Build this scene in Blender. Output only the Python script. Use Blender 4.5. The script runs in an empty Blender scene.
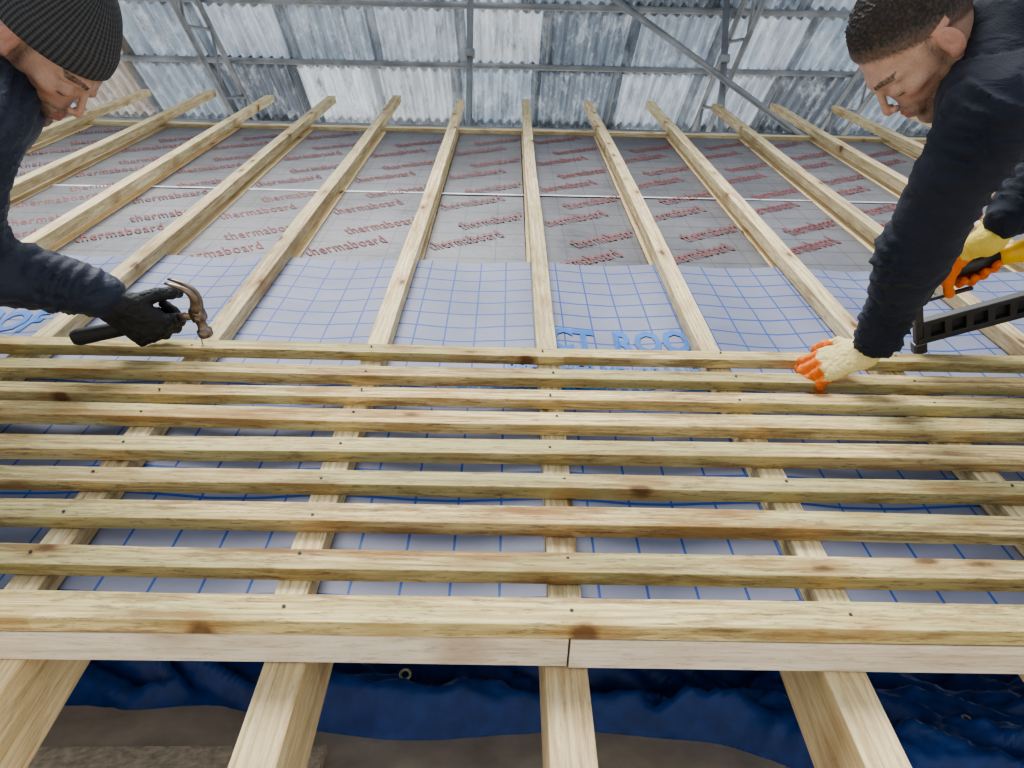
import bpy, bmesh, math, random
import numpy as np
from mathutils import Vector, Matrix, noise
random.seed(7)
rng = np.random.RandomState(3)
scene = bpy.context.scene
col = scene.collection

# ------------------------------------------------------------------ frame
TH = math.radians(25); Z0 = 0.2
M = Matrix(((1,0,0,0),(0,math.cos(TH),-math.sin(TH),0),(0,math.sin(TH),math.cos(TH),Z0),(0,0,0,1)))
F0 = 720.0; AL = math.radians(31.2); H = 0.814
I4 = Matrix.Identity(4)

# ------------------------------------------------------------------ helpers
def mkobj(name, verts, faces, mats=None, parent=None, mw=None, smooth=False):
    me = bpy.data.meshes.new(name)
    me.from_pydata([tuple(v) for v in verts], [], [tuple(int(i) for i in f) for f in faces])
    me.update()
    ob = bpy.data.objects.new(name, me)
    col.objects.link(ob)
    if mats:
        for m in (mats if isinstance(mats, (list, tuple)) else [mats]): me.materials.append(m)
    if parent is not None: ob.parent = parent
    if mw is not None:
        if parent is not None: ob.matrix_local = mw
        else: ob.matrix_world = mw
    if smooth:
        me.polygons.foreach_set('use_smooth', [True]*len(me.polygons))
    return ob

def empty(name, mw):
    e = bpy.data.objects.new(name, None); e.empty_display_size = .1
    col.objects.link(e); e.matrix_world = mw
    return e

def bm_to_obj(bm, name, mats, parent=None, mw=None, smooth=False):
    me = bpy.data.meshes.new(name); bm.to_mesh(me); bm.free()
    ob = bpy.data.objects.new(name, me); col.objects.link(ob)
    for m in (mats if isinstance(mats, (list, tuple)) else [mats]): me.materials.append(m)
    if parent is not None: ob.parent = parent
    if mw is not None:
        if parent is not None: ob.matrix_local = mw
        else: ob.matrix_world = mw
    if smooth: me.polygons.foreach_set('use_smooth', [True]*len(me.polygons))
    return ob

def basis(o, x, y, z):
    m = Matrix((( x[0],y[0],z[0],o[0]),(x[1],y[1],z[1],o[1]),(x[2],y[2],z[2],o[2]),(0,0,0,1)))
    return m

def add_box(bm, cx, sx, mat4=I4, bev=0.0, mi=0):
    r = bmesh.ops.create_cube(bm, size=1.0)
    vs = r['verts']
    for v in vs:
        v.co = Vector((v.co.x*sx[0]+cx[0], v.co.y*sx[1]+cx[1], v.co.z*sx[2]+cx[2]))
    fs = set()
    for v in vs:
        for f in v.link_faces: fs.add(f)
    if bev > 0:
        es = set(e for f in fs for e in f.edges)
        rr = bmesh.ops.bevel(bm, geom=list(es), offset=bev, segments=2, affect='EDGES', profile=.5)
        fs = set(rr['faces']) | set(f for f in fs if f.is_valid)
        vs = set(v for f in fs for v in f.verts)
        more = set(f for v in vs for f in v.link_faces); fs |= more
        vs = set(v for f in fs for v in f.verts)
    for f in fs: f.material_index = mi
    for v in vs: v.co = mat4 @ v.co
    return fs

def add_tube(bm, pts, radii, seg=14, mi=0, up=Vector((0,0,1)), power=2.0, smooth=True):
    pts = [Vector(p) for p in pts]
    rings = []
    for i, p in enumerate(pts):
        t = (pts[min(i+1, len(pts)-1)] - pts[max(i-1, 0)]).normalized()
        u = up - t*up.dot(t)
        if u.length < 1e-3: u = Vector((1,0,0)) - t*t.x
        u.normalize(); w = t.cross(u)
        r = radii[i]
        ra, rb = (r, r) if not isinstance(r, (tuple, list)) else r
        ring = []
        for k in range(seg):
            a = 2*math.pi*k/seg
            c, s = math.cos(a), math.sin(a)
            cc = math.copysign(abs(c)**(2/power), c); ss = math.copysign(abs(s)**(2/power), s)
            ring.append(bm.verts.new(p + w*cc*ra + u*ss*rb))
        rings.append(ring)
    for i in range(len(rings)-1):
        for k in range(seg):
            f = bm.faces.new((rings[i][k], rings[i][(k+1)%seg], rings[i+1][(k+1)%seg], rings[i+1][k]))
            f.material_index = mi; f.smooth = smooth
    f = bm.faces.new(list(reversed(rings[0]))); f.material_index = mi
    f = bm.faces.new(rings[-1]); f.material_index = mi

# ------------------------------------------------------------------ materials
def newmat(name):
    m = bpy.data.materials.new(name); m.use_nodes = True
    nt = m.node_tree; b = nt.nodes['Principled BSDF']
    return m, nt, b
def nd(nt, t, **kw):
    n = nt.nodes.new(t)
    for k, v in kw.items(): setattr(n, k, v)
    return n
def ramp(nt, fac, stops):
    r = nd(nt, 'ShaderNodeValToRGB')
    el = r.color_ramp.elements
    while len(el) < len(stops): el.new(.5)
    for e, (p, c) in zip(el, stops):
        e.position = p; e.color = (c[0], c[1], c[2], 1)
    nt.links.new(fac, r.inputs[0]); return r.outputs[0]
def mixc(nt, fac, a, b, mode='MIX'):
    m = nd(nt, 'ShaderNodeMix', data_type='RGBA', blend_type=mode)
    for sock, v in ((m.inputs[0], fac), (m.inputs[6], a), (m.inputs[7], b)):
        if isinstance(v, (int, float)): sock.default_value = v
        elif isinstance(v, (tuple, list)): sock.default_value = (v[0], v[1], v[2], 1)
        else: nt.links.new(v, sock)
    return m.outputs[2]
def math_(nt, op, a, b=None, c=None):
    m = nd(nt, 'ShaderNodeMath', operation=op)
    for i, v in enumerate((a, b, c)):
        if v is None: continue
        if isinstance(v, (int, float)): m.inputs[i].default_value = v
        else: nt.links.new(v, m.inputs[i])
    return m.outputs[0]
def noise_(nt, vec, scale, detail=4, rough=.55, dist=0):
    n = nd(nt, 'ShaderNodeTexNoise'); n.inputs['Scale'].default_value = scale
    n.inputs['Detail'].default_value = detail; n.inputs['Roughness'].default_value = rough
    n.inputs['Distortion'].default_value = dist
    if vec is not None: nt.links.new(vec, n.inputs['Vector'])
    return n.outputs['Fac']
def mapv(nt, vec, sc):
    m = nd(nt, 'ShaderNodeMapping'); m.inputs['Scale'].default_value = sc
    nt.links.new(vec, m.inputs['Vector']); return m.outputs[0]
def bump(nt, b, h, strength=.3, dist=.01):
    n = nd(nt, 'ShaderNodeBump'); n.inputs['Strength'].default_value = strength
    n.inputs['Distance'].default_value = dist
    nt.links.new(h, n.inputs['Height']); nt.links.new(n.outputs[0], b.inputs['Normal'])

def wood(name, light, mid, dark, stain=(.16,.10,.05), stain_amt=.5, green=.38, green_c=(.40,.39,.20), knot_thr=.35, dirt=.5, sat=1.0):
    m, nt, b = newmat(name)
    tc = nd(nt, 'ShaderNodeTexCoord'); oi = nd(nt, 'ShaderNodeObjectInfo')
    add = nd(nt, 'ShaderNodeVectorMath', operation='ADD')
    sc = nd(nt, 'ShaderNodeVectorMath', operation='SCALE')
    cmb = nd(nt, 'ShaderNodeCombineXYZ'); cmb.inputs[0].default_value = 17; cmb.inputs[1].default_value = 5; cmb.inputs[2].default_value = 9
    nt.links.new(cmb.outputs[0], sc.inputs[0]); nt.links.new(oi.outputs['Random'], sc.inputs['Scale'])
    nt.links.new(tc.outputs['Object'], add.inputs[0]); nt.links.new(sc.outputs[0], add.inputs[1])
    V = add.outputs[0]
    vo = nd(nt, 'ShaderNodeTexVoronoi'); vo.inputs['Scale'].default_value = 1
    nt.links.new(mapv(nt, V, (7.5, 19, 6)), vo.inputs['Vector'])
    sep = nd(nt, 'ShaderNodeSeparateColor'); nt.links.new(vo.outputs['Color'], sep.inputs[0])
    on = math_(nt, 'GREATER_THAN', sep.outputs[0], knot_thr)
    dn = math_(nt, 'ADD', vo.outputs['Distance'], math_(nt, 'MULTIPLY', noise_(nt, mapv(nt, V, (40,80,80)), 1), .16))
    halo = math_(nt, 'MULTIPLY', ramp(nt, dn, [(.22, (1,1,1)), (.60, (0,0,0))]), on)
    core = math_(nt, 'MULTIPLY', ramp(nt, dn, [(.18, (1,1,1)), (.27, (0,0,0))]), on)
    g = noise_(nt, mapv(nt, V, (3.0, 95, 95)), 1.0, 9, .72, .8)
    c = ramp(nt, g, [(.34, dark), (.47, mid), (.60, light)])
    w = nd(nt, 'ShaderNodeTexWave'); w.bands_direction = 'Y'
    w.inputs['Scale'].default_value = 24; w.inputs['Distortion'].default_value = 14
    w.inputs['Detail'].default_value = 3; w.inputs['Detail Scale'].default_value = .6
    nt.links.new(mapv(nt, V, (.14, 1, 1)), w.inputs['Vector'])
    c = mixc(nt, math_(nt, 'MULTIPLY', ramp(nt, w.outputs['Fac'], [(.55,(0,0,0)),(.95,(1,1,1))]), .45), c, dark)
    gr = noise_(nt, mapv(nt, V, (1.3, 7, 7)), 1.1, 4)
    c = mixc(nt, math_(nt, 'MULTIPLY', ramp(nt, gr, [(.42, (0,0,0)), (.58, (1,1,1))]), green), c, green_c)
    s = noise_(nt, mapv(nt, V, (3.0, 22, 22)), 1.3, 8, .75)
    sf = math_(nt, 'MULTIPLY', ramp(nt, s, [(.52, (0,0,0)), (.61, (1,1,1))]), stain_amt)
    c = mixc(nt, sf, c, stain)
    s3 = noise_(nt, mapv(nt, V, (1.3, 12, 12)), 1.0, 7, .75)
    c = mixc(nt, math_(nt, 'MULTIPLY', ramp(nt, s3, [(.54, (0,0,0)), (.62, (1,1,1))]), stain_amt*.9), c, (.28,.13,.045))
    d2 = noise_(nt, mapv(nt, V, (22, 160, 160)), 1.0, 5, .8)
    c = mixc(nt, math_(nt, 'MULTIPLY', ramp(nt, d2, [(.54, (0,0,0)), (.62, (1,1,1))]), dirt), c, (.12,.085,.05))
    c = mixc(nt, math_(nt, 'MULTIPLY', halo, .55), c, (.34,.18,.07))
    c = mixc(nt, math_(nt, 'MULTIPLY', core, .80), c, (.11,.05,.022))
    br = nd(nt, 'ShaderNodeHueSaturation'); br.inputs['Saturation'].default_value = sat
    v = math_(nt, 'ADD', math_(nt, 'MULTIPLY', oi.outputs['Random'], .42), .82)
    nt.links.new(v, br.inputs['Value']); nt.links.new(c, br.inputs['Color'])
    nt.links.new(br.outputs[0], b.inputs['Base Color'])
    b.inputs['Roughness'].default_value = .78
    hh = math_(nt, 'SUBTRACT', g, math_(nt, 'MULTIPLY', halo, .3))
    bump(nt, b, hh, .4, .004)
    return m

M_BAT = wood('batten_timber', (.88,.73,.42), (.66,.51,.26), (.33,.23,.11), stain=(.25,.155,.075), stain_amt=.70, green=.55, green_c=(.42,.41,.20), dirt=.6, knot_thr=.50, sat=1.06)
M_CB = wood('counter_batten_timber', (.88,.76,.49), (.74,.59,.35), (.46,.33,.17), stain=(.40,.28,.14), stain_amt=.45, green=.25, dirt=.4, knot_thr=.5)
M_RAF = wood('rafter_timber', (.90,.74,.46), (.78,.61,.35), (.54,.38,.19), stain=(.56,.38,.19), stain_amt=.38, green=.15, dirt=.25, knot_thr=.75)
M_CREAM = wood('planed_pale_timber', (.97,.89,.76), (.91,.83,.69), (.74,.62,.47), stain=(.62,.47,.30), stain_amt=.28, green=.1, dirt=.3, knot_thr=.85)

def plain(name, c, rough=.5, metal=0.0, nscale=None, namt=.25, bmp=0):
    m, nt, b = newmat(name)
    b.inputs['Roughness'].default_value = rough; b.inputs['Metallic'].default_value = metal
    tc = nd(nt, 'ShaderNodeTexCoord')
    n = noise_(nt, tc.outputs['Object'], nscale or 12, 5)
    d = tuple(x*(1-namt) for x in c); l = tuple(min(1, x*(1+namt)) for x in c)
    nt.links.new(ramp(nt, n, [(.3, d), (.7, l)]), b.inputs['Base Color'])
    if bmp: bump(nt, b, n, bmp, .004)
    return m

def membrane_mat():
    m, nt, b = newmat('grey_membrane_blue_grid')
    tc = nd(nt, 'ShaderNodeTexCoord'); sep = nd(nt, 'ShaderNodeSeparateXYZ')
    nt.links.new(tc.outputs['Object'], sep.inputs[0])
    def line(o, pitch, w, off=0):
        a = math_(nt, 'ADD', o, 100+off)
        f = math_(nt, 'FRACT', math_(nt, 'DIVIDE', a, pitch))
        return math_(nt, 'LESS_THAN', f, w/pitch)
    lx = math_(nt, 'MAXIMUM', line(sep.outputs[0], .078, .0044), line(sep.outputs[1], .078, .0070))
    n = noise_(nt, tc.outputs['Object'], 3, 5)
    base = ramp(nt, n, [(.3, (.185,.20,.285)), (.7, (.245,.26,.35))])
    c = mixc(nt, math_(nt, 'MULTIPLY', lx, .95), base, (.012,.07,.32))
    nt.links.new(c, b.inputs['Base Color'])
    b.inputs['Roughness'].default_value = .52
    b.inputs['IOR'].default_value = 1.42
    bump(nt, b, noise_(nt, tc.outputs['Object'], 22, 4), .3, .006)
    return m
M_MEM = membrane_mat()
def foil_mat():
    m, nt, b = newmat('foil_facing')
    tc = nd(nt, 'ShaderNodeTexCoord'); sep = nd(nt, 'ShaderNodeSeparateXYZ')
    nt.links.new(tc.outputs['Object'], sep.inputs[0])
    def line(o, pitch, w):
        f = math_(nt, 'FRACT', math_(nt, 'DIVIDE', math_(nt, 'ADD', o, 100), pitch))
        return math_(nt, 'LESS_THAN', f, w/pitch)
    lx = math_(nt, 'MAXIMUM', line(sep.outputs[0], .12, .003), line(sep.outputs[1], .12, .006))
    n = noise_(nt, tc.outputs['Object'], 1.6, 5)
    at = nd(nt, 'ShaderNodeAttribute', attribute_name='tone')
    base = ramp(nt, n, [(.3, (.125,.125,.137)), (.75, (.21,.21,.225))])
    base = mixc(nt, 1.0, base, at.outputs['Color'], 'MULTIPLY')
    c = mixc(nt, math_(nt, 'MULTIPLY', lx, .6), base, (.04,.04,.052))
    nt.links.new(c, b.inputs['Base Color'])
    b.inputs['Metallic'].default_value = .3
    nt.links.new(ramp(nt, noise_(nt, tc.outputs['Object'], 6, 4), [(.3,(.36,)*3), (.7,(.52,)*3)]), b.inputs['Roughness'])
    bump(nt, b, noise_(nt, tc.outputs['Object'], 30, 4), .3, .004)
    return m
M_FOIL = foil_mat()
M_TAPE = plain('silver_tape', (.68,.69,.72), .35, .4)
M_RED = plain('red_print', (.20,.025,.025), .6)
M_BLUEP = plain('blue_print', (.01,.13,.44), .5)
M_TUBE = plain('galvanised_tube', (.34,.36,.385), .45, .4, 6)
M_TARP = plain('blue_tarpaulin', (.026,.090,.40), .34, 0, 20, .25, .15)
M_DECK = plain('deck_board', (.74,.67,.58), .8, 0, 8, .2, .2)
M_STEEL = plain('hammer_steel', (.24,.19,.16), .38, .85, 40, .5)
M_BLACK = plain('black_rubber', (.02,.02,.022), .55, 0, 60, .3)
M_YEL = plain('yellow_plastic', (.75,.46,.02), .4)
M_GUN = plain('black_plastic', (.035,.035,.038), .42)
M_NAIL = plain('nail_metal', (.06,.05,.045), .75, .2)

# ------------------------------------------------------------------ timber
def timber(name, p0, p1, w, t, mat, normal=(0,0,1), parent=None, bow=.0015, bev=.0010, rough=1.0):
    p0 = Vector(p0); p1 = Vector(p1); L = (p1-p0).length
    x = (p1-p0).normalized(); z = Vector(normal); z = (z - x*z.dot(x)).normalized(); y = z.cross(x)
    bm = bmesh.new()
    nseg = max(2, int(L/.035)); rings = []
    ph = random.random()*9
    for i in range(nseg+1):
        X = L*i/nseg
        by = bow*math.sin(X*1.7+ph)+bow*.3*math.sin(X*5+ph*3); bz = bow*.5*(math.sin(X*2.3+ph*2))
        wv = 1+.02*rough*noise.noise(Vector((X*4, ph, 0))); tv = 1+.02*rough*noise.noise(Vector((X*4, ph, 7)))
        ring = []
        def bb(q): return bev*(1+rough*(.4*noise.noise(Vector((X*14, ph, q))) + 2.4*max(0, noise.noise(Vector((X*3.0, ph, q+20)))-.38)*2))
        b1, b2, b3, b4 = bb(3), bb(5), bb(8), bb(11)
        W_ = w*wv; t_ = t*tv
        prof = [(-W_/2+b1,0),(W_/2-b2,0),(W_/2,b2),(W_/2,t_-b3),(W_/2-b3,t_),(-W_/2+b4,t_),(-W_/2,t_-b4),(-W_/2,b1)]
        for (a, c) in prof: ring.append(bm.verts.new((X, a+by, c+bz*(c/t))))
        rings.append(ring)
    for i in range(nseg):
        for k in range(8):
            bm.faces.new((rings[i][k], rings[i+1][k], rings[i+1][(k+1)%8], rings[i][(k+1)%8]))
    bm.faces.new(rings[0]); bm.faces.new(list(reversed(rings[-1])))
    bmesh.ops.recalc_face_normals(bm, faces=bm.faces)
    mw = basis(p0, x, y, z)
    return bm_to_obj(bm, name, mat, parent, (mw if parent is not None else M @ mw))

U0 = .096
KS = range(-9, 9)
for k in KS:
    u = U0+.4*k
    timber('counter_batten', (u, .708, -.0405), (u+random.uniform(-.012,.012), 4.82+random.uniform(-.06,.08), -.0405), .048, .0395, M_CB, bow=.003)
    timber('rafter', (u, .03, -.205), (u, 4.098, -.205), .060, .143, M_RAF, rough=.4)
BS = [1.452,1.350,1.262,1.178,1.076,.984,.888,.790]
nails = bmesh.new()
def nail_at(u, s, n):
    add_tube(nails, [(u,s,n-.01),(u,s,n+.0002)], [.0012]*2, 6); add_tube(nails, [(u,s,n+.0002),(u,s,n+.0010)], [.0028]*2, 8)
for i, s in enumerate(BS):
    a = random.uniform(-.010, .010)
    timber('roof_batten', (-2.3+random.uniform(-.1,.1), s-a, .0005), (2.3+random.uniform(-.1,.1), s+a, .0005), .042+random.uniform(-.004,.003), .0245+random.uniform(-.001,.002), M_BAT, bow=.004, bev=.0008, rough=1.0)
    for k in range(-5, 6): nail_at(U0+.4*k+random.uniform(-.012,.012), s+random.uniform(-.008,.008)+a*(U0+.4*k)/2.3, .0256)
timber('roof_batten', (-2.3, .693, .0005), (2.3, .693, .0005), .05, .027, M_BAT, bev=.0010)
for k in range(-5, 6): nail_at(U0+.4*k+random.uniform(-.01,.01), .693, .0280)
bm_to_obj(nails, 'batten_nails', M_NAIL, None, M)
timber('eaves_board', (-2.3, .685, -.0605), (.0955, .685, -.0605), .034, .058, M_CREAM, rough=.4)
timber('eaves_board', (.0985, .685, -.0605), (2.3, .685, -.0605), .034, .058, M_CREAM, rough=.4)
timber('ridge_timber', (-3.6, 4.125, -.15), (3.5, 4.125, -.15), .045, .106, M_CB)
PL = timber('wall_plate', (-3.7, .0, -.26), (3.7, .0, -.26), .055, .10, M_RAF)

# ------------------------------------------------------------------ membrane
def grid_mesh(us, ss, fn):
    vs = []; fs = []
    for j, s in enumerate(ss):
        for i, u in enumerate(us): vs.append((u, s, fn(u, s)))
    n = len(us)
    for j in range(len(ss)-1):
        for i in range(n-1):
            a = j*n+i; fs.append((a, a+1, a+n+1, a+n))
    return vs, fs
def memf(u, s):
    ph = ((u-U0)/.4) % 1.0
    sag = math.sin(math.pi*ph)**2
    w = noise.noise(Vector((u*4, s*5, 1)))*.005 + noise.noise(Vector((u*14, s*9, 4)))*.003
    return -.0415 - sag*(.011 - w) - .001
us = np.arange(-3.6, 3.5, .0333); ss = np.linspace(.705, 2.17, 60)
vs, fs = grid_mesh(us, ss, memf)
mem = mkobj('breather_membrane', vs, fs, M_MEM, None, M, True)
def text_mesh(txt, size, shear=0, bold=.018, ys=1.0, sp_=1.0):
    cu = bpy.data.curves.new('t', 'FONT'); cu.body = txt; cu.size = size; cu.shear = shear; cu.offset = size*bold
    cu.space_character = sp_
    cu.align_x = 'CENTER'; cu.align_y = 'CENTER'; cu.resolution_u = 2
    ob = bpy.data.objects.new('t', cu); col.objects.link(ob)
    dg = bpy.context.evaluated_depsgraph_get()
    me = bpy.data.meshes.new_from_object(ob.evaluated_get(dg))
    V = [Vector((v.co.x, v.co.y*ys, 0)) for v in me.vertices]; Fc = [tuple(p.vertices) for p in me.polygons]
    bpy.data.objects.remove(ob); bpy.data.meshes.remove(me)
    return V, Fc
def stamp(name, items, mat, parent, zf):
    AV = []; AF = []
    for (V, Fc, u, s, rot, clip) in items:
        c, sn = math.cos(rot), math.sin(rot)
        base = len(AV); keep = []
        for v in V:
            x = u+v.x*c-v.y*sn; y = s+v.x*sn+v.y*c
            AV.append((x, y, zf(x, y)))
            keep.append(clip(x, y))
        for f in Fc:
            if all(keep[i] for i in f): AF.append(tuple(base+i for i in f))
    return mkobj(name, AV, AF, mat, parent, I4)
T1 = text_mesh('CT  ROOF', .088, .0, .035, 1.9); T2 = text_mesh('BREATHER MEMBRANE', .045, .0, .03, 1.4)
it = []
for (u, s) in ((-1.42,1.70), (.315,1.635), (2.0,1.66)):
    it.append((T1[0], T1[1], u, s, -.01, lambda x, y: True))
    it.append((T2[0], T2[1], u-.08, s-.145, -.01, lambda x, y: True))
it.append((T2[0], T2[1], .12, 1.405, -.01, lambda x, y: True))
stamp('printed_lettering', it, M_BLUEP, mem, lambda x, y: memf(x, y)+.0024)

# ------------------------------------------------------------------ foil insulation
ins = empty('foil_insulation_boards', M)
bm = bmesh.new(); tl = bm.verts.layers.float_color.new('tone')
for k in range(-9, 8):
    u = U0+.4*k+.2
    for (a, b_) in ((2.0, 2.955), (2.96, 4.095)):
        tv = random.uniform(.82, 1.2)
        fs_ = add_box(bm, (u, (a+b_)/2, -.112+random.uniform(-.002,.002)), (.336, b_-a, .10), Matrix.Rotation(random.uniform(-.001,.001),4,'Y'), bev=.002)
        for f in fs_:
            for v in f.verts: v[tl] = (tv, tv, tv, 1)
bm_to_obj(bm, 'boards', M_FOIL, ins)
bm = bmesh.new()
for k in range(-9, 8):
    u = U0+.4*k+.2
    add_box(bm, (u, 2.957+random.uniform(-.006,.006), -.0592), (.338, .018, .0012))
bm_to_obj(bm, 'joint_tape', M_TAPE, ins)
TX = text_mesh('thermaboard', .048, .0, .008, 2.3, 1.12)
it = []
for k in range(-9, 8):
    u = U0+.4*k+.2
    for j in range(9):
        s = 2.24+.215*j+.085*(k % 3)
        uu = u+(.05 if j % 2 else -.04)
        if s > 4.0: continue
        it.append((TX[0], TX[1], uu, s, .55, (lambda x, y, u=u: abs(x-u) < .165)))
stamp('red_lettering', it, M_RED, ins, lambda x, y: -.0584)

# ------------------------------------------------------------------ floor deck, tarp
mkobj('floor', [(-6,-2.5,-.0),(6,-2.5,-.0),(6,9,-.0),(-6,9,-.0)], [(0,1,2,3)], M_DECK)
def sst(a, b, x):
    t = min(1, max(0, (x-a)/(b-a))); return t*t*(3-2*t)
def tarpf(x, y):
    v = Vector((x*2.6, y*6, 0))
    r = 1-abs(noise.noise(v))*3.0
    r2 = 1-abs(noise.noise(Vector((x*6+3+r*.6, y*13+x*3, 2))))*3.2
    r3 = 1-abs(noise.noise(Vector((x*13, y*24+r2, 6))))*3.0
    edge = 1.13+.10*sst(-.35,-.75,x)-.20*sst(.45,.8,x)+.02*math.sin(x*9)
    e = sst(edge, edge+.05, y)
    back = max(0, y-1.30)*.35
    return max(-.012+.02*e, -.012 + e*(.050+.040*r+.034*r2+.008*r3) + back)
xs = np.linspace(-2.4, 2.4, 560); ys = np.linspace(.90, 2.0, 170)
vs, fs = grid_mesh(xs, ys, tarpf)
tarp = mkobj('blue_tarpaulin', vs, fs, M_TARP, None, None, True)
bm = bmesh.new()
for (x, y) in ((-.21, 1.19), (1.0, 1.1), (-1.1, 1.3)):
    z = max(.005, tarpf(x, y))+.012
    R = Matrix.Rotation(.7, 4, 'X')
    n = 20; pts = []
    for i in range(n+1):
        a = 2*math.pi*i/n
        pts.append(Vector((x, y, z)) + R.to_3x3() @ Vector((.011*math.cos(a), .011*math.sin(a), 0)))
    add_tube(bm, pts, [.0032]*(n+1), 8, up=Vector((0,.4,.9)))
bm_to_obj(bm, 'eyelets', plain('eyelet_brass', (.6,.58,.5), .3, .9), tarp, I4)
bm = bmesh.new()
add_box(bm, (0,0,0), (.62,.16,.03), bev=.003)
bm_to_obj(bm, 'loose_board', M_DECK, None, Matrix.Translation((.50,1.28,.172)) @ Matrix.Rotation(-.04,4,'Z') @ Matrix.Rotation(.10,4,'X'))
bm = bmesh.new()
add_box(bm, (0,0,0), (1.2,.30,.022), bev=.003)
bm_to_obj(bm, 'chipboard_offcut', plain('chipboard', (.76,.68,.56), .85, 0, 60, .3, .3), None, Matrix.Translation((-.95,.90,.0115)) @ Matrix.Rotation(.03,4,'Z'))

# ------------------------------------------------------------------ corrugated scaffold roof
def sheet_mat():
    m, nt, b = newmat('corrugated_sheeting')
    at = nd(nt, 'ShaderNodeAttribute', attribute_name='tone')
    tc = nd(nt, 'ShaderNodeTexCoord')
    st = noise_(nt, mapv(nt, tc.outputs['Object'], (22, 1.4, 1.4)), 1, 6, .7)
    pt = noise_(nt, mapv(nt, tc.outputs['Object'], (6, 2.6, 2.6)), 1, 8, .8)
    f = ramp(nt, st, [(.35, (.52,.53,.55)), (.62, (1,1,1))])
    c = mixc(nt, 1.0, at.outputs['Color'], f, 'MULTIPLY')
    c = mixc(nt, math_(nt, 'MULTIPLY', ramp(nt, pt, [(.50,(0,0,0)), (.60,(1,1,1))]), .42), c, (.86,.90,.94))
    c = mixc(nt, math_(nt, 'MULTIPLY', ramp(nt, noise_(nt, mapv(nt, tc.outputs['Object'], (9,2.0,2.0)), 1, 7, .8), [(.55,(0,0,0)), (.65,(1,1,1))]), .65), c, (.14,.15,.17))
    c = mixc(nt, math_(nt, 'MULTIPLY', ramp(nt, noise_(nt, mapv(nt, tc.outputs['Object'], (12,1.2,1.2)), 1.3, 6, .8), [(.60,(0,0,0)), (.68,(1,1,1))]), .4), c, (.42,.30,.22))
    nt.links.new(c, b.inputs['Base Color'])
    b.inputs['Roughness'].default_value = .4
    tr = nd(nt, 'ShaderNodeBsdfTranslucent'); nt.links.new(c, tr.inputs['Color'])
    mx = nd(nt, 'ShaderNodeMixShader'); mx.inputs[0].default_value = .28
    nt.links.new(b.outputs[0], mx.inputs[1]); nt.links.new(tr.outputs[0], mx.inputs[2])
    nt.links.new(mx.outputs[0], nt.nodes['Material Output'].inputs[0])
    return m
M_SHEET = sheet_mat()
SL = math.radians(24)
def sp(x, d, n=0):
    y0, z0 = 3.0, 3.0+3.0*math.tan(SL)
    return Vector((x, y0+d*math.cos(SL)+n*math.sin(SL), z0-d*math.sin(SL)+n*math.cos(SL)))
SV = []; SF = []; tone = []
pitch = .088; cols = 8; W = pitch*cols
tones = [(.60,.66,.73),(.42,.48,.55),(.86,.90,.93),(.28,.33,.39),(.72,.76,.80),(.50,.58,.66),(.23,.26,.30),(.64,.70,.77)]
rows = [(1.0,2.0),(1.9,2.75),(2.65,3.40),(3.30,4.15),(4.05,5.6)]
for ri, (d0, d1) in enumerate(rows):
    nx = int(14/W)
    off = random.uniform(0, .3); last = None
    for ci in range(nx):
        x0 = -7+ci*(W)+off
        tn = random.choice([t for t in tones if t != last]); last = tn
        if x0 < -3.9 and random.random() < .6: tn = (.55,.48,.42)
        tilt = random.uniform(-.02,.02)
        base = len(SV); n = cols*10+10; m_ = 3
        for j in range(m_):
            d = d0+(d1-d0)*j/(m_-1)
            for i in range(n+1):
                x = x0+pitch*i/10
                SV.append(sp(x+tilt*(d-d0), d, .023*math.cos(2*math.pi*(x-x0)/pitch)-.018*(ri % 2)+.004*(ci % 2)))
                tone.append(tn)
        for j in range(m_-1):
            for i in range(n):
                a = base+j*(n+1)+i; SF.append((a, a+1, a+n+2, a+n+1))
sh = mkobj('corrugated_roof', SV, SF, M_SHEET, None, None, True)
ca = sh.data.color_attributes.new('tone', 'FLOAT_COLOR', 'POINT')
ca.data.foreach_set('color', np.array([(*t, 1) for t in tone], dtype=np.float32).ravel())
for d in (1.2, 1.9, 2.65, 3.28, 4.1):
    bm = bmesh.new()
    add_tube(bm, [sp(-7, d, -.07), sp(7, d, -.07)], [.024,.024], 12)
    bm_to_obj(bm, 'scaffold_tube', M_TUBE)
for x in (-2.35, 1.72, 2.9, 4.2):
    bm = bmesh.new()
    for dn in (-.12, -.45):
        add_tube(bm, [sp(x, .9, dn), sp(x, 5.6, dn)], [.022]*2, 12)
    d = 1.0; k = 0
    while d < 5.3:
        a = sp(x, d, -.12 if k % 2 else -.45); b_ = sp(x, d+.38, -.45 if k % 2 else -.12)
        add_tube(bm, [a, b_], [.013]*2, 8); d += .38; k += 1
    bm_to_obj(bm, 'scaffold_ladder_beam', M_TUBE)
for x, y in ((-.30, 5.2), (1.58, 5.2), (4.05, 5.2), (-4.8,5.2)):
    top = 3.0+3.0*math.tan(SL)-(y-3)*math.tan(SL)-.05
    bm = bmesh.new()
    add_tube(bm, [(x,y,0.01),(x,y,top)], [.024]*2, 12)
    add_tube(bm, [(x,y,0.0),(x,y,.012)], [.08]*2, 12)
    for z in (2.78,):
        add_box(bm, (x, y, z), (.075,.075,.06), bev=.01)
    bm_to_obj(bm, 'scaffold_standard', M_TUBE)
for (a, b_) in (((.5,5.13,3.32),(2.6,5.13,1.94)), ((-7,5.14,2.25),(7,5.14,2.2))):
    bm = bmesh.new(); add_tube(bm, [a, b_], [.024]*2, 12); bm_to_obj(bm, 'scaffold_tube', M_TUBE)

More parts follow.
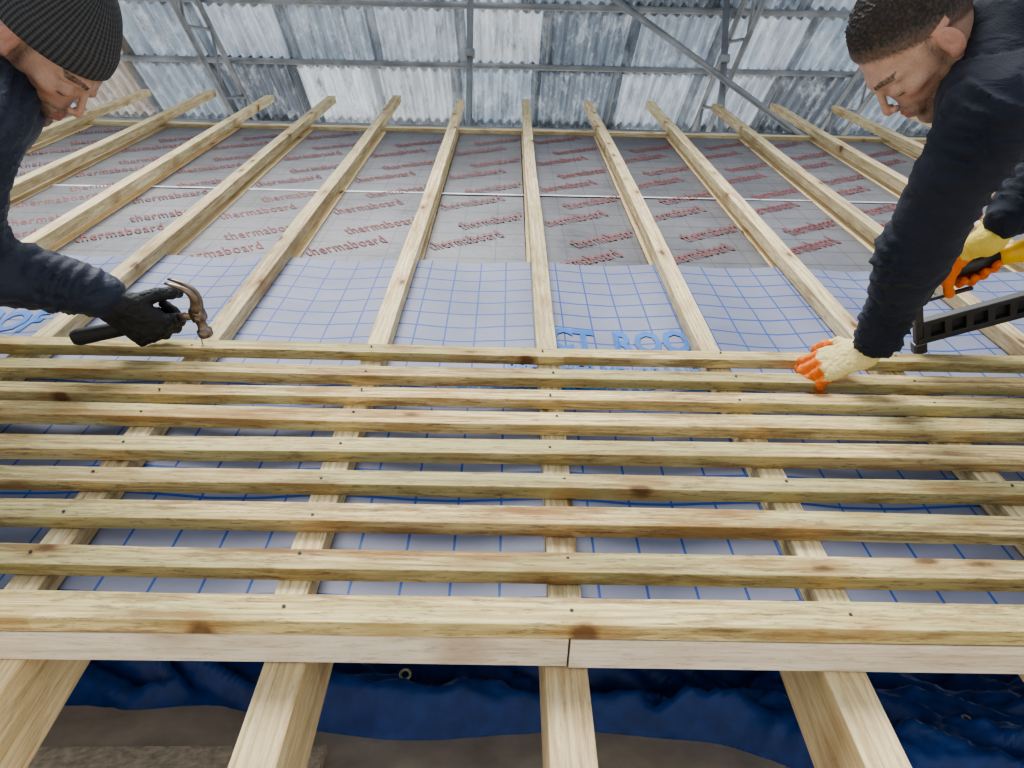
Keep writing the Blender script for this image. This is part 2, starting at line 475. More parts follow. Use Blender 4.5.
# ------------------------------------------------------------------ SDF tools
def nets(f, lo, hi, h):
    lo = np.array(lo, float); hi = np.array(hi, float)
    n = np.ceil((hi-lo)/h).astype(int)+1
    ax = [lo[i]+h*np.arange(n[i]) for i in range(3)]
    Fv = np.empty(tuple(n))
    step = 24
    for i0 in range(0, n[0], step):
        P = np.stack(np.meshgrid(ax[0][i0:i0+step], ax[1], ax[2], indexing='ij'), -1)
        Fv[i0:i0+step] = f(P)
    c = n-1
    acc = np.zeros(tuple(c)+(3,)); cnt = np.zeros(tuple(c))
    def sub(o): return Fv[o[0]:o[0]+c[0], o[1]:o[1]+c[1], o[2]:o[2]+c[2]]
    for a in range(3):
        b = (a+1) % 3; d = (a+2) % 3
        for ob in (0,1):
            for oc in (0,1):
                o = [0,0,0]; o[b] = ob; o[d] = oc
                o2 = list(o); o2[a] = 1
                A = sub(o); B = sub(o2); m = (A < 0) != (B < 0)
                den = np.where(m, A-B, 1.0); t = np.where(m, A/den, 0)
                acc[..., a] += m*t; acc[..., b] += m*ob; acc[..., d] += m*oc; cnt += m
    act = cnt > 0
    idx = -np.ones(cnt.shape, int); idx[act] = np.arange(act.sum())
    V = lo + h*(np.argwhere(act) + acc[act]/cnt[act][:, None])
    faces = []
    for a in range(3):
        b = (a+1) % 3; d = (a+2) % 3
        s0 = [None]*3; s1 = [None]*3
        s0[a] = slice(0, n[a]-1); s1[a] = slice(1, n[a])
        for q in (b, d): s0[q] = slice(1, n[q]-1); s1[q] = slice(1, n[q]-1)
        A = Fv[tuple(s0)]; B = Fv[tuple(s1)]
        m = (A < 0) != (B < 0); e = np.argwhere(m); inside = A[m] < 0
        e[:, b] += 1; e[:, d] += 1
        eb = np.zeros(3, int); eb[b] = 1; ed = np.zeros(3, int); ed[d] = 1
        g = lambda q: idx[q[:,0], q[:,1], q[:,2]]
        q = np.stack([g(e-eb-ed), g(e-ed), g(e), g(e-eb)], 1)
        q[~inside] = q[~inside][:, ::-1]
        faces.append(q)
    return V, np.concatenate(faces)
def A3(v): return np.array(v, float)
def rc(P, a, b, ra, rb):
    a = A3(a); b = A3(b); ba = b-a; pa = P-a
    t = np.clip((pa@ba)/max(ba@ba, 1e-9), 0, 1)
    return np.linalg.norm(pa-t[..., None]*ba, axis=-1)-(ra+(rb-ra)*t)
def ell(P, c, r, R=None):
    q = P-A3(c)
    if R is not None: q = q@R
    r = A3(r); k0 = np.linalg.norm(q/r, axis=-1); k1 = np.linalg.norm(q/(r*r), axis=-1)+1e-9
    return k0*(k0-1)/k1
def smin(a, b, k):
    h = np.clip(.5+.5*(b-a)/k, 0, 1); return b*(1-h)+a*h-k*h*(1-h)
def smax(a, b, k): return -smin(-a, -b, k)
def setcol(ob, C):
    ca = ob.data.color_attributes.new('tone', 'FLOAT_COLOR', 'POINT')
    C = np.concatenate([C, np.ones((len(C),1))], 1).astype(np.float32)
    ca.data.foreach_set('color', C.ravel())
def attrmat(name, rough, bscale=80, bstr=.2, mult=.12):
    m, nt, b = newmat(name)
    at = nd(nt, 'ShaderNodeAttribute', attribute_name='tone')
    tc = nd(nt, 'ShaderNodeTexCoord')
    n = noise_(nt, tc.outputs['Object'], bscale, 4)
    v = ramp(nt, n, [(.3,(1-mult,)*3), (.7,(1,1,1))])
    nt.links.new(mixc(nt, 1.0, at.outputs['Color'], v, 'MULTIPLY'), b.inputs['Base Color'])
    b.inputs['Roughness'].default_value = rough
    bump(nt, b, n, bstr, .002)
    return m
M_SKIN = attrmat('skin', .58, 300, .25, .22)
M_GLOVE = attrmat('glove_knit', .65, 300, .4)
def fabric(name, c, rough=.85, fine=350):
    m, nt, b = newmat(name)
    tc = nd(nt, 'ShaderNodeTexCoord')
    n1 = noise_(nt, tc.outputs['Object'], 9, 4); n2 = noise_(nt, tc.outputs['Object'], fine, 2)
    nt.links.new(ramp(nt, n1, [(.3, tuple(x*.8 for x in c)), (.7, tuple(x*1.3 for x in c))]), b.inputs['Base Color'])
    b.inputs['Roughness'].default_value = rough
    b.inputs['Sheen Weight'].default_value = .06
    h = math_(nt, 'ADD', math_(nt, 'MULTIPLY', n2, .2), noise_(nt, mapv(nt, tc.outputs['Object'], (14,14,30)), 1, 2, .5, 1.2))
    bump(nt, b, h, .45, .012)
    return m
M_NAVY = fabric('navy_hoodie_fabric', (.0065,.010,.024))
M_NAVY2 = fabric('navy_jacket_fabric', (.008,.015,.038), .6)
M_TROU = fabric('work_trouser_fabric', (.03,.03,.034))
M_BOOT = plain('boot_leather', (.05,.035,.025), .6)

# ------------------------------------------------------------------ body
def make_body(parent, J, mats, foldamp, extra=None, R_arm=(.073,.060,.058,.040), tor=.105):
    def f(P):
        shN, shF, hN, hF = map(A3, (J['shN'], J['shF'], J['hipN'], J['hipF']))
        mid = (shN+shF)/2; hip = (hN+hF)/2; ch = mid*.62+hip*.38
        d = rc(P, shN*.72+mid*.28, shF*.72+mid*.28, .088, .088)
        d = smin(d, rc(P, hN, hF, .115, .115), .06)
        for a, b, r1, r2 in ((shN*.55+mid*.45, hN*.7+hip*.3, tor, .115), (shF*.55+mid*.45, hF*.7+hip*.3, tor, .115), (ch, hip, tor+.015, .12)):
            d = smin(d, rc(P, a, b, r1, r2), .05)
        for s in 'NF':
            sh, el, wr = J['sh'+s], J['el'+s], J['wr'+s]
            d = smin(d, rc(P, sh, el, R_arm[0], R_arm[1]), .035)
            d = smin(d, rc(P, el, wr, R_arm[2], R_arm[3]), .025)
            hp, kn, an, to = J['hip'+s], J['kn'+s], J['an'+s], J['to'+s]
            d = smin(d, rc(P, hp, kn, .098, .066), .05)
            d = smin(d, rc(P, kn, an, .063, .045), .03)
            d = smin(d, rc(P, an, to, .048, .036), .02)
        nb, nt_ = A3(J['neck0']), A3(J['neck1'])
        d = smin(d, rc(P, nb, nb*.45+nt_*.55, .085, .068), .05)
        if extra is not None: d = extra(P, d)
        ax = (nt_-nb)/np.linalg.norm(nt_-nb)
        d = smax(d, -rc(P, nb*.4+nt_*.6, nt_+ax*.08, .053, .06), .008)
        return d
    allp = np.array([J[k] for k in J])
    lo = allp.min(0)-.17; hi = allp.max(0)+.17
    V, Q = nets(f, lo, hi, .0075)
    ob = mkobj('clothed_body', V, Q, mats, parent, I4, True)
    me = ob.data
    nr = np.zeros(len(V)*3); me.vertices.foreach_get('normal', nr); nr = nr.reshape(-1,3)
    out = V.copy()
    def seg_axis(p):
        best = None
        for s in 'NF':
            for a, b in ((J['sh'+s], J['el'+s]), (J['el'+s], J['wr'+s])):
                a = A3(a); b = A3(b); ba = b-a; L = np.linalg.norm(ba)
                t = np.clip(((p-a)@ba)/(L*L), 0, 1)
                dd = np.linalg.norm(p-(a+t[:, None]*ba), axis=1)
                al = (p-a)@(ba/L)
                if best is None: best = [dd.copy(), al.copy()+a[0]*3]
                else:
                    m = dd < best[0]; best[0][m] = dd[m]; best[1][m] = (al+a[0]*3)[m]
        return best
    dd, al = seg_axis(V)
    for i in range(len(V)):
        p = Vector(V[i])
        w = noise.noise(p*7)
        arm = max(0.0, min(1.0, (.15-dd[i])/.04))
        a = noise.noise(Vector((p.x*5+w*1.2, p.y*5, p.z*12+w*1.5)))
        fa = math.sin(al[i]*100+6.0*w+3*noise.noise(Vector((p.x*6, p.y*6, p.z*3))))
        fa = 1-2*abs(fa)**.6
        gate = max(0, noise.noise(Vector((p.x*8+4, p.y*8, p.z*8)))+.30)*1.7
        big = noise.noise(Vector((p.x*5+9, p.y*5, p.z*7)))
        crease = max(0, 1-abs(a)*6)**1.3
        out[i] += nr[i]*(foldamp*(arm*gate*fa*.42 - crease*.6*(1-.4*arm) + big*.7))
    me.vertices.foreach_set('co', out.ravel()); me.update()
    hip = (A3(J['hipN'])+A3(J['hipF']))/2; mid = (A3(J['shN'])+A3(J['shF']))/2
    axis = (mid-hip)/np.linalg.norm(mid-hip)
    cen = np.zeros(len(me.polygons)*3); me.polygons.foreach_get('center', cen); cen = cen.reshape(-1,3)
    t = (cen-hip)@axis
    darm = np.min([np.linalg.norm(cen-A3(J[q]), axis=1) for q in ('wrN','elN','wrF','elF')], axis=0)
    mi = np.where((t < -.03) & (darm > .12), 1, 0)
    for s in 'NF':
        an, to = A3(J['an'+s]), A3(J['to'+s])
        tt = (cen-an)@(to-an)/((to-an)@(to-an))
        near = np.linalg.norm(cen-(an+np.clip(tt,0,1)[:,None]*(to-an)), axis=1) < .068
        mi[(mi == 1) & near] = 2
    me.polygons.foreach_set('material_index', mi.astype(np.int32))
    return ob

# ------------------------------------------------------------------ hands
def make_hand(parent, name, W, F, N, side, curls, spread, thumb, colf, mat, cuff_dir=None, sc=1.0):
    F = A3(F); F /= np.linalg.norm(F); N = A3(N); N = N-F*(N@F); N /= np.linalg.norm(N)
    T = np.cross(N, F) if side == 'R' else np.cross(F, N)
    W = A3(W)
    lens = [(.043,.027,.022),(.048,.030,.023),(.044,.028,.022),(.035,.022,.019)]
    offs = [.031,.010,-.011,-.031]; kf = [.088,.092,.088,.080]
    segs = []; parts = []
    for i in range(4):
        K = W+F*kf[i]+T*offs[i]-N*(.002+.003*(i in (0,3)))
        segs.append(('m', W+T*offs[i]*.6+F*.008, K, .0175, .0135))
        a = 0; p = K; fan = T*spread*[1,.3,-.4,-1.1][i]
        chain = []
        for l, ca, r0, r1 in zip(lens[i], curls[i], (.0122,.0112,.0104), (.0112,.0104,.0092)):
            a += math.radians(ca)
            d = F*math.cos(a)-N*math.sin(a)+fan*math.cos(a); d /= np.linalg.norm(d)
            q = p+d*l; chain.append((p, q, r0, r1)); p = q
        parts.append(chain)
    tb = W+F*.022+T*.026-N*.006; chain = []
    p = tb
    for l, dd, r0, r1 in zip((.042,.034,.027), thumb, (.0165,.0135,.012), (.0135,.012,.0105)):
        d = F*dd[0]+T*dd[1]+N*dd[2]; d = d/np.linalg.norm(d)
        q = p+d*l; chain.append((p, q, r0, r1)); p = q
    cd = A3(cuff_dir) if cuff_dir is not None else -F
    cd /= np.linalg.norm(cd)
    def f(P):
        d = None
        for (_, a, b, r0, r1) in segs:
            e = rc(P, a, b, r0, r1); d = e if d is None else smin(d, e, .012)
        d = smin(d, rc(P, W+cd*.055, W, .032, .026), .02)
        for ch in parts:
            e = None
            for (a, b, r0, r1) in ch:
                x = rc(P, a, b, r0, r1); e = x if e is None else smin(e, x, .003)
            e = smin(e, np.linalg.norm(P-ch[1][0], axis=-1)-.0125, .004)
            d = smin(d, e, .004)
        e = None
        for (a, b, r0, r1) in chain:
            x = rc(P, a, b, r0, r1); e = x if e is None else smin(e, x, .006)
        d = smin(d, e, .010)
        return d
    pts = [W+cd*.055]+[c[k][j] for c in parts for k in range(3) for j in (0,1)]+[c[j] for c in chain for j in (0,1)]
    pts = np.array(pts); lo = pts.min(0)-.045; hi = pts.max(0)+.045
    V, Q = nets(f, lo, hi, .0025)
    ob = mkobj(name, V, Q, mat, parent, I4, True)
    me = ob.data
    nr = np.zeros(len(V)*3); me.vertices.foreach_get('normal', nr); nr = nr.reshape(-1,3)
    out = V.copy()
    for i in range(len(V)):
        p = Vector(V[i]); out[i] += nr[i]*(.0022*noise.noise(p*60)-.0016*max(0,1-abs(noise.noise(p*75))*5))
    out = W+(out-W)*sc
    me.vertices.foreach_set('co', out.ravel()); me.update()
    loc = np.stack([(V-W)@F, (V-W)@T, (V-W)@N], 1)
    setcol(ob, colf(loc, V))
    return ob

# ------------------------------------------------------------------ head
def make_head(parent, C, Y, Z, neckbase, hair, style):
    Y = Vector(Y).normalized(); Z = Vector(Z); Z = (Z-Y*Z.dot(Y)).normalized(); X = Y.cross(Z)
    mw = basis(C, X, Y, Z); inv = mw.inverted()
    nb = A3(inv @ Vector(neckbase))
    def f(P):
        Pm = P.copy(); Pm[..., 0] = np.abs(Pm[..., 0])
        d = ell(P, (0,-.016,.034), (.075,.098,.088))
        d = smin(d, ell(P, (0,.026,-.026), (.056,.062,.084)), .03)
        d = smin(d, rc(Pm, (.050,.0,-.056), (.014,.066,-.098), .016, .014), .022)
        d = smin(d, rc(Pm, (0,.078,-.100), (.008,.078,-.100), .014, .013), .014)
        d = smin(d, ell(Pm, (.041,.056,-.016), (.019,.022,.013)), .018)
        d = smin(d, rc(Pm, (.010,.086,.024), (.042,.070,.022), .010, .008), .012)
        d = smax(d, -ell(Pm, (.031,.104,.002), (.018,.019,.013)), .012)
        d = smax(d, -ell(Pm, (.062,.050,-.050), (.012,.022,.016)), .018)
        d = smin(d, rc(P, (0,.089,.016), (0,.109,-.024), .0055, .0070), .010)
        d = smin(d, np.linalg.norm(P-A3((0,.1095,-.030)), axis=-1)-.0080, .006)
        d = smin(d, np.linalg.norm(Pm-A3((.0100,.101,-.034)), axis=-1)-.0070, .006)
        d = smax(d, -(np.linalg.norm(Pm-A3((.006,.105,-.042)), axis=-1)-.0033), .003)
        d = smin(d, ell(P, (0,.083,-.062), (.027,.015,.020)), .012)
        d = smin(d, rc(Pm, (0,.0975,-.0565), (.017,.090,-.060), .0042, .0025), .005)
        d = smin(d, rc(Pm, (0,.0960,-.0670), (.015,.089,-.064), .0050, .0025), .005)
        d = smax(d, -rc(Pm, (0,.1025,-.0615), (.023,.091,-.0625), .0018, .0014), .002)
        d = smin(d, ell(Pm, (.031,.0785,-.001), (.0150,.0155,.0125)), .005)
        d = smax(d, -rc(Pm, (.019,.094,-.0105), (.043,.088,-.0090), .0010, .0010), .0015)
        d = smax(d, -rc(Pm, (.017,.100,-.036), (.030,.084,-.060), .0014, .0008), .008)
        R = np.array([[math.cos(.35),-math.sin(.35),0],[math.sin(.35),math.cos(.35),0],[0,0,1]])
        e = ell(Pm, (.080,-.012,-.004), (.0060,.0175,.0300), R)
        e = smin(e, ell(Pm, (.077,-.004,-.026), (.006,.010,.010)), .006)
        e = smax(e, -ell(Pm, (.0865,-.009,.003), (.0065,.0105,.0180), R), .003)
        e = smin(e, ell(Pm, (.0815,-.012,.001), (.004,.0055,.0130), R), .002)
        d = smin(d, e, .006)
        d = smin(d, rc(P, (0,-.030,-.055), nb, .054, .060), .03)
        if hair:
            m = P[..., 2]-(.020+.62*P[..., 1])
            hs = ell(P, (0,-.018,.040), (.079,.104,.098))
            d = smin(d, smax(hs, -m*1.0, .02), .006)
        return d
    h = .0024
    lo = np.minimum([-.11,-.14,-.15], nb-.08); hi = np.maximum([.11,.14,.15], nb+.08)
    V, Q = nets(f, lo, hi, h)
    head = mkobj('head', V, Q, M_SKIN, parent, mw, True)
    x, y, z = np.abs(V[:,0]), V[:,1], V[:,2]
    nz = np.array([noise.noise(Vector(v)*60) for v in V]); nz2 = np.array([noise.noise(Vector(v)*260) for v in V])
    C0 = np.tile(np.array(style.get('skin', (.46,.285,.215))), (len(V),1))
    C0 *= (1+.14*nz)[:, None]
    def blend(mask, c):
        mask = np.clip(mask, 0, 1)[:, None]; C0[:] = C0*(1-mask)+np.array(c)*mask
    blend(.5*np.clip(1-np.hypot((x-.042)/.024, (z+.026)/.022), 0, 1)*(y > .03), (.56,.20,.16))
    blend(.5*np.clip(1-np.linalg.norm(V-A3((0,.114,-.03)), axis=1)/.02, 0, 1), (.56,.20,.16))
    blend(.4*((x > .076) & (np.abs(z+.004) < .04)), (.54,.22,.17))
    blend(.45*np.clip(1-np.hypot((x-.031)/.02, (z+.004)/.016), 0, 1)*(y > .06), (.26,.13,.11))
    lim = -.040+.012*nz
    beard = np.clip((lim-z)/.014, 0, 1)*np.clip((y+.015)/.02, 0, 1)*np.clip((z+.125)/.02,0,1)
    moust = np.clip(1-np.abs(z+.048)/.008, 0, 1)*(x < .03)*(y > .07)
    beard = np.maximum(beard, moust)
    side = np.clip(1-np.abs(y-.012)/.014, 0, 1)*(x > .05)*(z < .03)*(z > -.06)
    beard = np.maximum(beard, side)
    blend(beard*(style['beard']+.35*nz2), (.050,.035,.028))
    lips = (x < .022)*(y > .085)*(np.hypot(x/.022, (z+.062)/.0105) < 1)
    blend(lips*.7, (.38,.15,.13))
    brow = (np.abs(z-(.027+.10*(x-.03)-6*(x-.03)**2)) < .0046)*(x > .010)*(x < .050)*(y > .045)
    blend(brow*(.75+.5*nz2), (.035,.022,.016))
    lash = (np.abs(z+.0095) < .0022)*(np.abs(x-.031) < .0135)*(y > .078)
    blend(lash*.85, (.04,.025,.02))
    if hair:
        m = z-(.020+.62*y)
        inh = ell(V, (0,-.018,.040), (.078,.102,.096))
        mask = np.clip(m/.010+.5*nz2, 0, 1)*(inh > -.014)
        fade = np.clip((m-.0)/.040, 0, 1)*.35+.62
        ear = (x > .0765) & (np.abs(y+.01) < .024) & (np.abs(z+.004) < .036)
        mask = mask*fade*(~ear)
        blend(mask*(1+.2*nz2), (.010,.0075,.0065))
        nr = np.zeros(len(V)*3); head.data.vertices.foreach_get('normal', nr); nr = nr.reshape(-1,3)
        top = np.clip((m-.03)/.03, 0, 1)
        out = V+nr*(top*(.0045*nz2+.003*nz))[:, None]
        head.data.vertices.foreach_set('co', out.ravel()); head.data.update()
    setcol(head, np.clip(C0, 0, 1))
    for sx in (-1, 1):
        bm = bmesh.new(); bmesh.ops.create_uvsphere(bm, u_segments=20, v_segments=14, radius=.0110)
        for v in bm.verts: v.co += Vector((sx*.031, .0782, -.0050))
        bm_to_obj(bm, 'eye', M_EYE, head, I4, True)
    if not hair:
        def fb(P):
            d = ell(P, (0,-.018,.042), (.088,.108,.102))
            d = smin(d, ell(P, (0,-.040,.108), (.055,.062,.045)), .05)
            pl = P[..., 2]-(.016+.26*P[..., 1]+.0)
            d = smax(d, -pl, .006)
            rim = np.abs(pl-.028)-.026
            band = smax(ell(P, (0,-.018,.036), (.0925,.1125,.104)), rim, .008)
            d = smin(d, band, .004)
            inner = ell(P, (0,-.016,.036), (.079,.101,.092))
            return smax(d, -inner, .003)
        Vb, Qb = nets(fb, (-.12,-.16,-.06), (.12,.14,.19), .0032)
        mkobj('knit_beanie', Vb, Qb, M_KNIT, head, I4, True)
    return head
def knit():
    m, nt, b = newmat('grey_rib_knit')
    tc = nd(nt, 'ShaderNodeTexCoord'); sep = nd(nt, 'ShaderNodeSeparateXYZ')
    nt.links.new(tc.outputs['Object'], sep.inputs[0])
    a = math_(nt, 'ARCTAN2', sep.outputs[0], math_(nt, 'ADD', sep.outputs[1], .018))
    s = math_(nt, 'SINE', math_(nt, 'MULTIPLY', a, 64))
    s2 = math_(nt, 'SINE', math_(nt, 'MULTIPLY', sep.outputs[2], 1100))
    h = math_(nt, 'ADD', s, math_(nt, 'MULTIPLY', s2, .35))
    nt.links.new(ramp(nt, math_(nt, 'MULTIPLY_ADD', h, .35, .5), [(.1,(.022,.023,.026)), (.9,(.085,.088,.095))]), b.inputs['Base Color'])
    b.inputs['Roughness'].default_value = .95
    bump(nt, b, h, .7, .003)
    return m
M_KNIT = knit()
def eyemat():
    m, nt, b = newmat('eyeball')
    tc = nd(nt, 'ShaderNodeTexCoord'); sep = nd(nt, 'ShaderNodeSeparateXYZ')
    nt.links.new(tc.outputs['Object'], sep.inputs[0])
    ab = math_(nt, 'SUBTRACT', math_(nt, 'ABSOLUTE', sep.outputs[0]), .031)
    zz = math_(nt, 'ADD', sep.outputs[2], .0120)
    r = math_(nt, 'SQRT', math_(nt, 'ADD', math_(nt, 'MULTIPLY', ab, ab), math_(nt, 'MULTIPLY', zz, zz)))
    nt.links.new(ramp(nt, math_(nt, 'MULTIPLY', r, 100), [(.20,(.01,.01,.01)), (.30,(.05,.03,.02)), (.60,(.05,.03,.02)), (.68,(.24,.20,.19))]), b.inputs['Base Color'])
    b.inputs['Roughness'].default_value = .25
    return m
M_EYE = eyemat()

# ------------------------------------------------------------------ LEFT ROOFER
man1 = empty('roofer', M)
HD1 = Vector((-.820,1.40,.645))
G1 = A3((-.785,1.440,.084)); F1 = A3((.68,.12,-.72)); F1 /= np.linalg.norm(F1)
N1 = A3((.1,-.93,.10)); N1 = N1-F1*(N1@F1); N1 /= np.linalg.norm(N1)
W1 = G1-F1*.084+N1*.031
J1 = dict(shN=(-.900,1.235,.565), shF=(-1.06,1.60,.580), elN=(-1.06,1.310,.285), wrN=tuple(W1-F1*.034), elF=(-1.36,1.66,.36), wrF=(-1.34,1.545,.14),
          hipN=(-1.47,1.33,.43), hipF=(-1.47,1.53,.43), knN=(-1.40,1.28,.098), knF=(-1.40,1.60,.098), anN=(-1.74,1.30,.085), anF=(-1.74,1.57,.085),
          toN=(-1.80,1.30,.070), toF=(-1.80,1.57,.070), neck0=(-1.01,1.41,.590), neck1=(-.92,1.405,.623))
def ex1(P, d):
    d = smin(d, rc(P, (-1.0,1.41,.60), (-.935,1.405,.628), .088, .080), .03)
    w = A3(J1['wrN']); e = A3(J1['elN'])
    d = smin(d, rc(P, e, w, .080, .049), .03)
    d = smin(d, rc(P, (-.905,1.24,.555), e, .082, .080), .03)
    return d
make_body(man1, J1, [M_NAVY2, M_TROU, M_BOOT], .014, ex1)
make_head(man1, HD1, (.52,-.22,-.78), (.80,0,.54), (-.985,1.41,.593), False, dict(beard=.66))
blk = lambda loc, V: np.tile(A3((.012,.013,.015)), (len(V),1))
grip = [(58,78,45),(62,80,45),(64,80,45),(68,80,42)]
make_hand(man1, 'gloved_hand', W1, F1, N1, 'R', grip, 0, ((.55,.65,-.45),(.6,.35,-.75),(.45,-.1,-.9)), blk, M_GLOVE, A3(J1['elN'])-W1, 1.12)
make_hand(man1, 'gloved_hand', (-1.335,1.535,.095), (.55,-.25,-.35), (.2,-.1,1), 'L', [(20,30,20)]*4, .1, ((.5,.8,-.3),(.8,.4,-.4),(.9,.2,-.3)), blk, M_GLOVE, A3((-1.36,1.66,.36))-A3((-1.335,1.535,.095)))
ham = empty('claw_hammer', M)
Hd = Vector((.96,.04,.20)).normalized(); Dd = Vector((-.02,-.05,1.0)); Dd = (Dd-Hd*Dd.dot(Hd)*.6).normalized()
G = Vector(G1)
bm = bmesh.new()
hp = [(-.185,.013,.016),(-.175,.016,.019),(-.12,.0145,.0175),(-.06,.0135,.016),(0,.0130,.0155),(.03,.0120,.014),(.062,.0095,.012)]
add_tube(bm, [G+Hd*a for a, _, _ in hp], [(b_, c) for _, b_, c in hp], 16, up=Dd, power=2.6)
bm_to_obj(bm, 'rubber_grip', M_BLACK, ham, I4)
bm = bmesh.new()
add_tube(bm, [G+Hd*.055, G+Hd*.105], [(.007,.010)]*2, 14, up=Dd, power=3)
HC = G+Hd*.105
add_tube(bm, [HC-Hd*.013, HC+Hd*.014], [(.012,.017)]*2, 14, up=Dd, power=4)
prof = [(-.056,.0150),(-.053,.0165),(-.040,.0165),(-.037,.0115),(-.026,.0105),(-.013,.0125),(.0,.0135)]
add_tube(bm, [HC+Dd*a for a, _ in prof], [r for _, r in prof], 16, up=Hd)
Sd = Hd.cross(Dd).normalized()
for sgn in (-1, 1):
    pts = []; rad = []
    for i in range(11):
        t = i/10
        pts.append(HC+Dd*(.008+.096*t-.014*t*t)-Hd*(.038*t**2.2)+Hd*.014*math.sin(t*math.pi)+Sd*sgn*(.0055+.005*t)); rad.append((.0070-.0025*t, .0120*(1-t)+.0018))
    add_tube(bm, pts, rad, 10, up=Hd, power=3)
bm_to_obj(bm, 'claw_head', M_STEEL, ham, I4)
bm = bmesh.new()
add_tube(bm, [(-.690,1.452,.0), (-.690,1.452,.044)], [.0018]*2, 8); add_tube(bm, [(-.690,1.452,.044),(-.690,1.452,.0455)], [.0042]*2, 10)
bm_to_obj(bm, 'nail', M_TUBE, None, M)

# ------------------------------------------------------------------ RIGHT ROOFER
man2 = empty('roofer', M)
HD2 = Vector((.720,1.40,.682))
W2 = A3((.765,1.335,.100))
GG = A3((1.035,1.50,.240))
Bdir = A3((.94,0,.33)); Bdir /= np.linalg.norm(Bdir)
T3 = -Bdir; N3 = A3((-.05,.50,.80)); N3 = N3-T3*(N3@T3); N3 /= np.linalg.norm(N3); F3 = np.cross(T3, N3)
W3 = GG-F3*.078+N3*.033
J2 = dict(shN=(.785,1.235,.605), shF=(1.08,1.62,.66), elN=(.764,1.285,.335), wrN=(.768,1.325,.140), elF=(1.29,1.74,.52), wrF=tuple(W3-F3*.03+A3((.03,.03,.03))),
          hipN=(1.48,1.43,.62), hipF=(1.50,1.63,.62), knN=(1.42,1.32,.098), knF=(1.42,1.68,.098), anN=(1.76,1.34,.085), anF=(1.76,1.66,.085),
          toN=(1.82,1.34,.070), toF=(1.82,1.66,.070), neck0=(.92,1.41,.63), neck1=(.81,1.405,.655))
def ex2(P, d):
    h = ell(P, (.900,1.385,.735), (.105,.125,.070))
    h = smin(h, rc(P, (.82,1.33,.69), (.82,1.47,.71), .035, .035), .05)
    d = smin(d, h, .035)
    d = smin(d, rc(P, J2['elN'], (.770,1.322,.150), .058, .050), .02)
    d = smin(d, rc(P, (.795,1.235,.59), J2['elN'], .074, .060), .025)
    return d
make_body(man2, J2, [M_NAVY, M_TROU, M_BOOT], .014, ex2, (.066,.056,.054,.040), .090)
make_head(man2, HD2, (-.46,-.10,-.86), (-.87,0,.48), (.895,1.41,.64), True, dict(beard=.48, skin=(.49,.31,.24)))
def orange(loc, V):
    C = np.tile(A3((.78,.66,.30)), (len(V),1))
    n = np.array([noise.noise(Vector(v)*50) for v in V])*.012
    m = ((loc[:,0] > .095+n) | (loc[:,2] < -.012+n)) & (loc[:,0] > .0)
    C[m] = (.85,.20,.03)
    c = loc[:,0] < -.035
    C[c] = (.85,.82,.74)
    return C
def orange2(loc, V):
    C = np.tile(A3((.85,.20,.03)), (len(V),1))
    c = (loc[:,0] < .02)
    C[c] = (.80,.62,.12)
    return C
make_hand(man2, 'gloved_hand', W2, (-.80,.20,-.42), (-.25,-.35,.9), 'L', [(20,42,28),(24,44,28),(30,46,28),(36,46,26)], .08, ((.6,.75,-.3),(.8,.4,-.4),(.9,.2,-.4)), orange, M_GLOVE, A3((.78,1.29,.30))-W2)
make_hand(man2, 'gloved_hand', W3, F3, N3, 'R', grip, 0, ((.55,.6,-.5),(.6,.3,-.75),(.5,-.1,-.9)), orange2, M_GLOVE, A3(J2['elF'])-W3, 1.08)

gun = empty('nail_gun', M)
Bx = Vector(Bdir); Yx = Vector((0,1,0)); Zx = Bx.cross(Yx)
O = Vector(GG)
GM = basis(O, Bx, Yx, Zx)
bm = bmesh.new()
add_tube(bm, [GM@Vector((-.125,0,-.03)), GM@Vector((-.125,0,.06))], [.034,.036], 20, up=Bx, mi=0)
add_tube(bm, [GM@Vector((-.125,0,.06)), GM@Vector((-.125,0,.075)), GM@Vector((-.125,0,.082))], [.038,.038,.030], 20, up=Bx, mi=1)
add_tube(bm, [GM@Vector((-.125,0,-.06)), GM@Vector((-.125,0,-.03))], [.022,.036], 20, up=Bx, mi=1)
add_tube(bm, [GM@Vector((-.10,0,.015)), GM@Vector((-.05,0,.004)), GM@Vector((.0,0,0)), GM@Vector((.045,0,.0))], [(.022,.030),(.017,.020),(.0155,.017),(.0165,.018)], 16, up=Zx, power=3, mi=1)
add_tube(bm, [GM@Vector((.045,0,.0)), GM@Vector((.08,0,.0)), GM@Vector((.13,0,-.005))], [(.018,.020),(.019,.022),(.024,.028)], 16, up=Zx, power=3, mi=0)
add_box(bm, (.150,0,-.03), (.055,.062,.100), GM, .008, 0)
add_box(bm, (.205,0,-.035), (.060,.068,.085), GM, .008, 1)
add_box(bm, (-.060,0,-.028), (.012,.014,.030), GM, .003, 1)
add_box(bm, (-.055,.0,-.060), (.10,.010,.008), GM, .002, 1)
add_box(bm, (-.125,.03,.030), (.05,.03,.06), GM, .008, 0)
bm_to_obj(bm, 'housing', [M_YEL, M_GUN], gun, I4)
bm = bmesh.new()
add_box(bm, (-.125,0,-.115), (.020,.018,.120), GM, .003, 0)
add_box(bm, (-.125,0,-.180), (.030,.026,.030), GM, .004, 0)
MM = GM @ Matrix.Translation((0,0,-.138))
add_box(bm, (.045,0,.022), (.35,.022,.012), MM, .002, 1)
add_box(bm, (.045,0,-.022), (.35,.026,.015), MM, .002, 1)
add_box(bm, (.045,.006,0), (.35,.006,.040), MM, .0, 1)
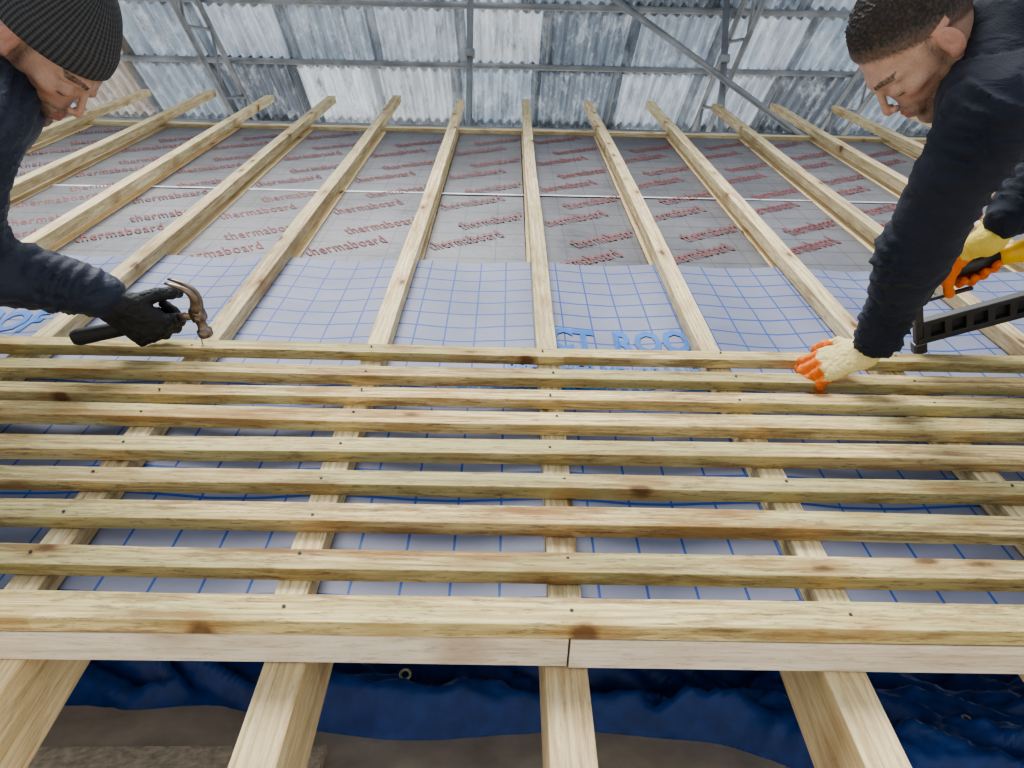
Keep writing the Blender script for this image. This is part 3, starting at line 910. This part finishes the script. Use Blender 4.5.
for i in range(8):
    add_box(bm, (-.11+i*.047,-.003,0), (.016,.018,.040), MM, .001, 1)
add_box(bm, (.225,0,0), (.03,.034,.066), MM, .004, 1)
add_box(bm, (.170,0,.050), (.035,.03,.07), MM, .004, 1)
bm_to_obj(bm, 'nose_and_magazine', [plain('gun_metal', (.10,.10,.11), .35, .8), M_GUN], gun, I4)

# ------------------------------------------------------------------ light
w = bpy.data.worlds.new('World'); scene.world = w; w.use_nodes = True
nt = w.node_tree; bg = nt.nodes['Background']
tc = nd(nt, 'ShaderNodeTexCoord'); sep = nd(nt, 'ShaderNodeSeparateXYZ')
nt.links.new(tc.outputs['Generated'], sep.inputs[0])
c = ramp(nt, math_(nt, 'MULTIPLY_ADD', sep.outputs[2], .5, .5), [(.35,(.60,.60,.61)), (.52,(.90,.95,1.0)), (1.0,(.81,.90,1.0))])
d_ = ramp(nt, math_(nt, 'MULTIPLY_ADD', sep.outputs[1], .5, .5), [(.10,(.46,.46,.46)), (.55,(1,1,1))])
c = mixc(nt, 1.0, c, d_, 'MULTIPLY')
nt.links.new(c, bg.inputs['Color']); bg.inputs['Strength'].default_value = 1.38
sl = bpy.data.lights.new('daylight', 'SUN'); sl.energy = 3.9; sl.angle = math.radians(26); sl.color = (1,.98,.94)
so = bpy.data.objects.new('daylight_sun', sl); col.objects.link(so)
so.rotation_euler = Vector((.18,-.30,-1.0)).to_track_quat('-Z','Y').to_euler(); so.location = (0,-3,5)

# ------------------------------------------------------------------ camera
cam = bpy.data.cameras.new('camera'); cam.sensor_width = 36; cam.lens = F0/1024*36; cam.clip_start = .02
co = bpy.data.objects.new('camera', cam); col.objects.link(co)
R = basis((0,0,H), (1,0,0), (0,math.sin(AL),math.cos(AL)), (0,-math.cos(AL),math.sin(AL)))
co.matrix_world = M @ R @ Matrix.Rotation(math.radians(-.6),4,'Y') @ Matrix.Rotation(math.radians(1.05),4,'Z')
scene.camera = co
try: scene.view_settings.look = 'AgX - Medium High Contrast'
except Exception as e: print(e)
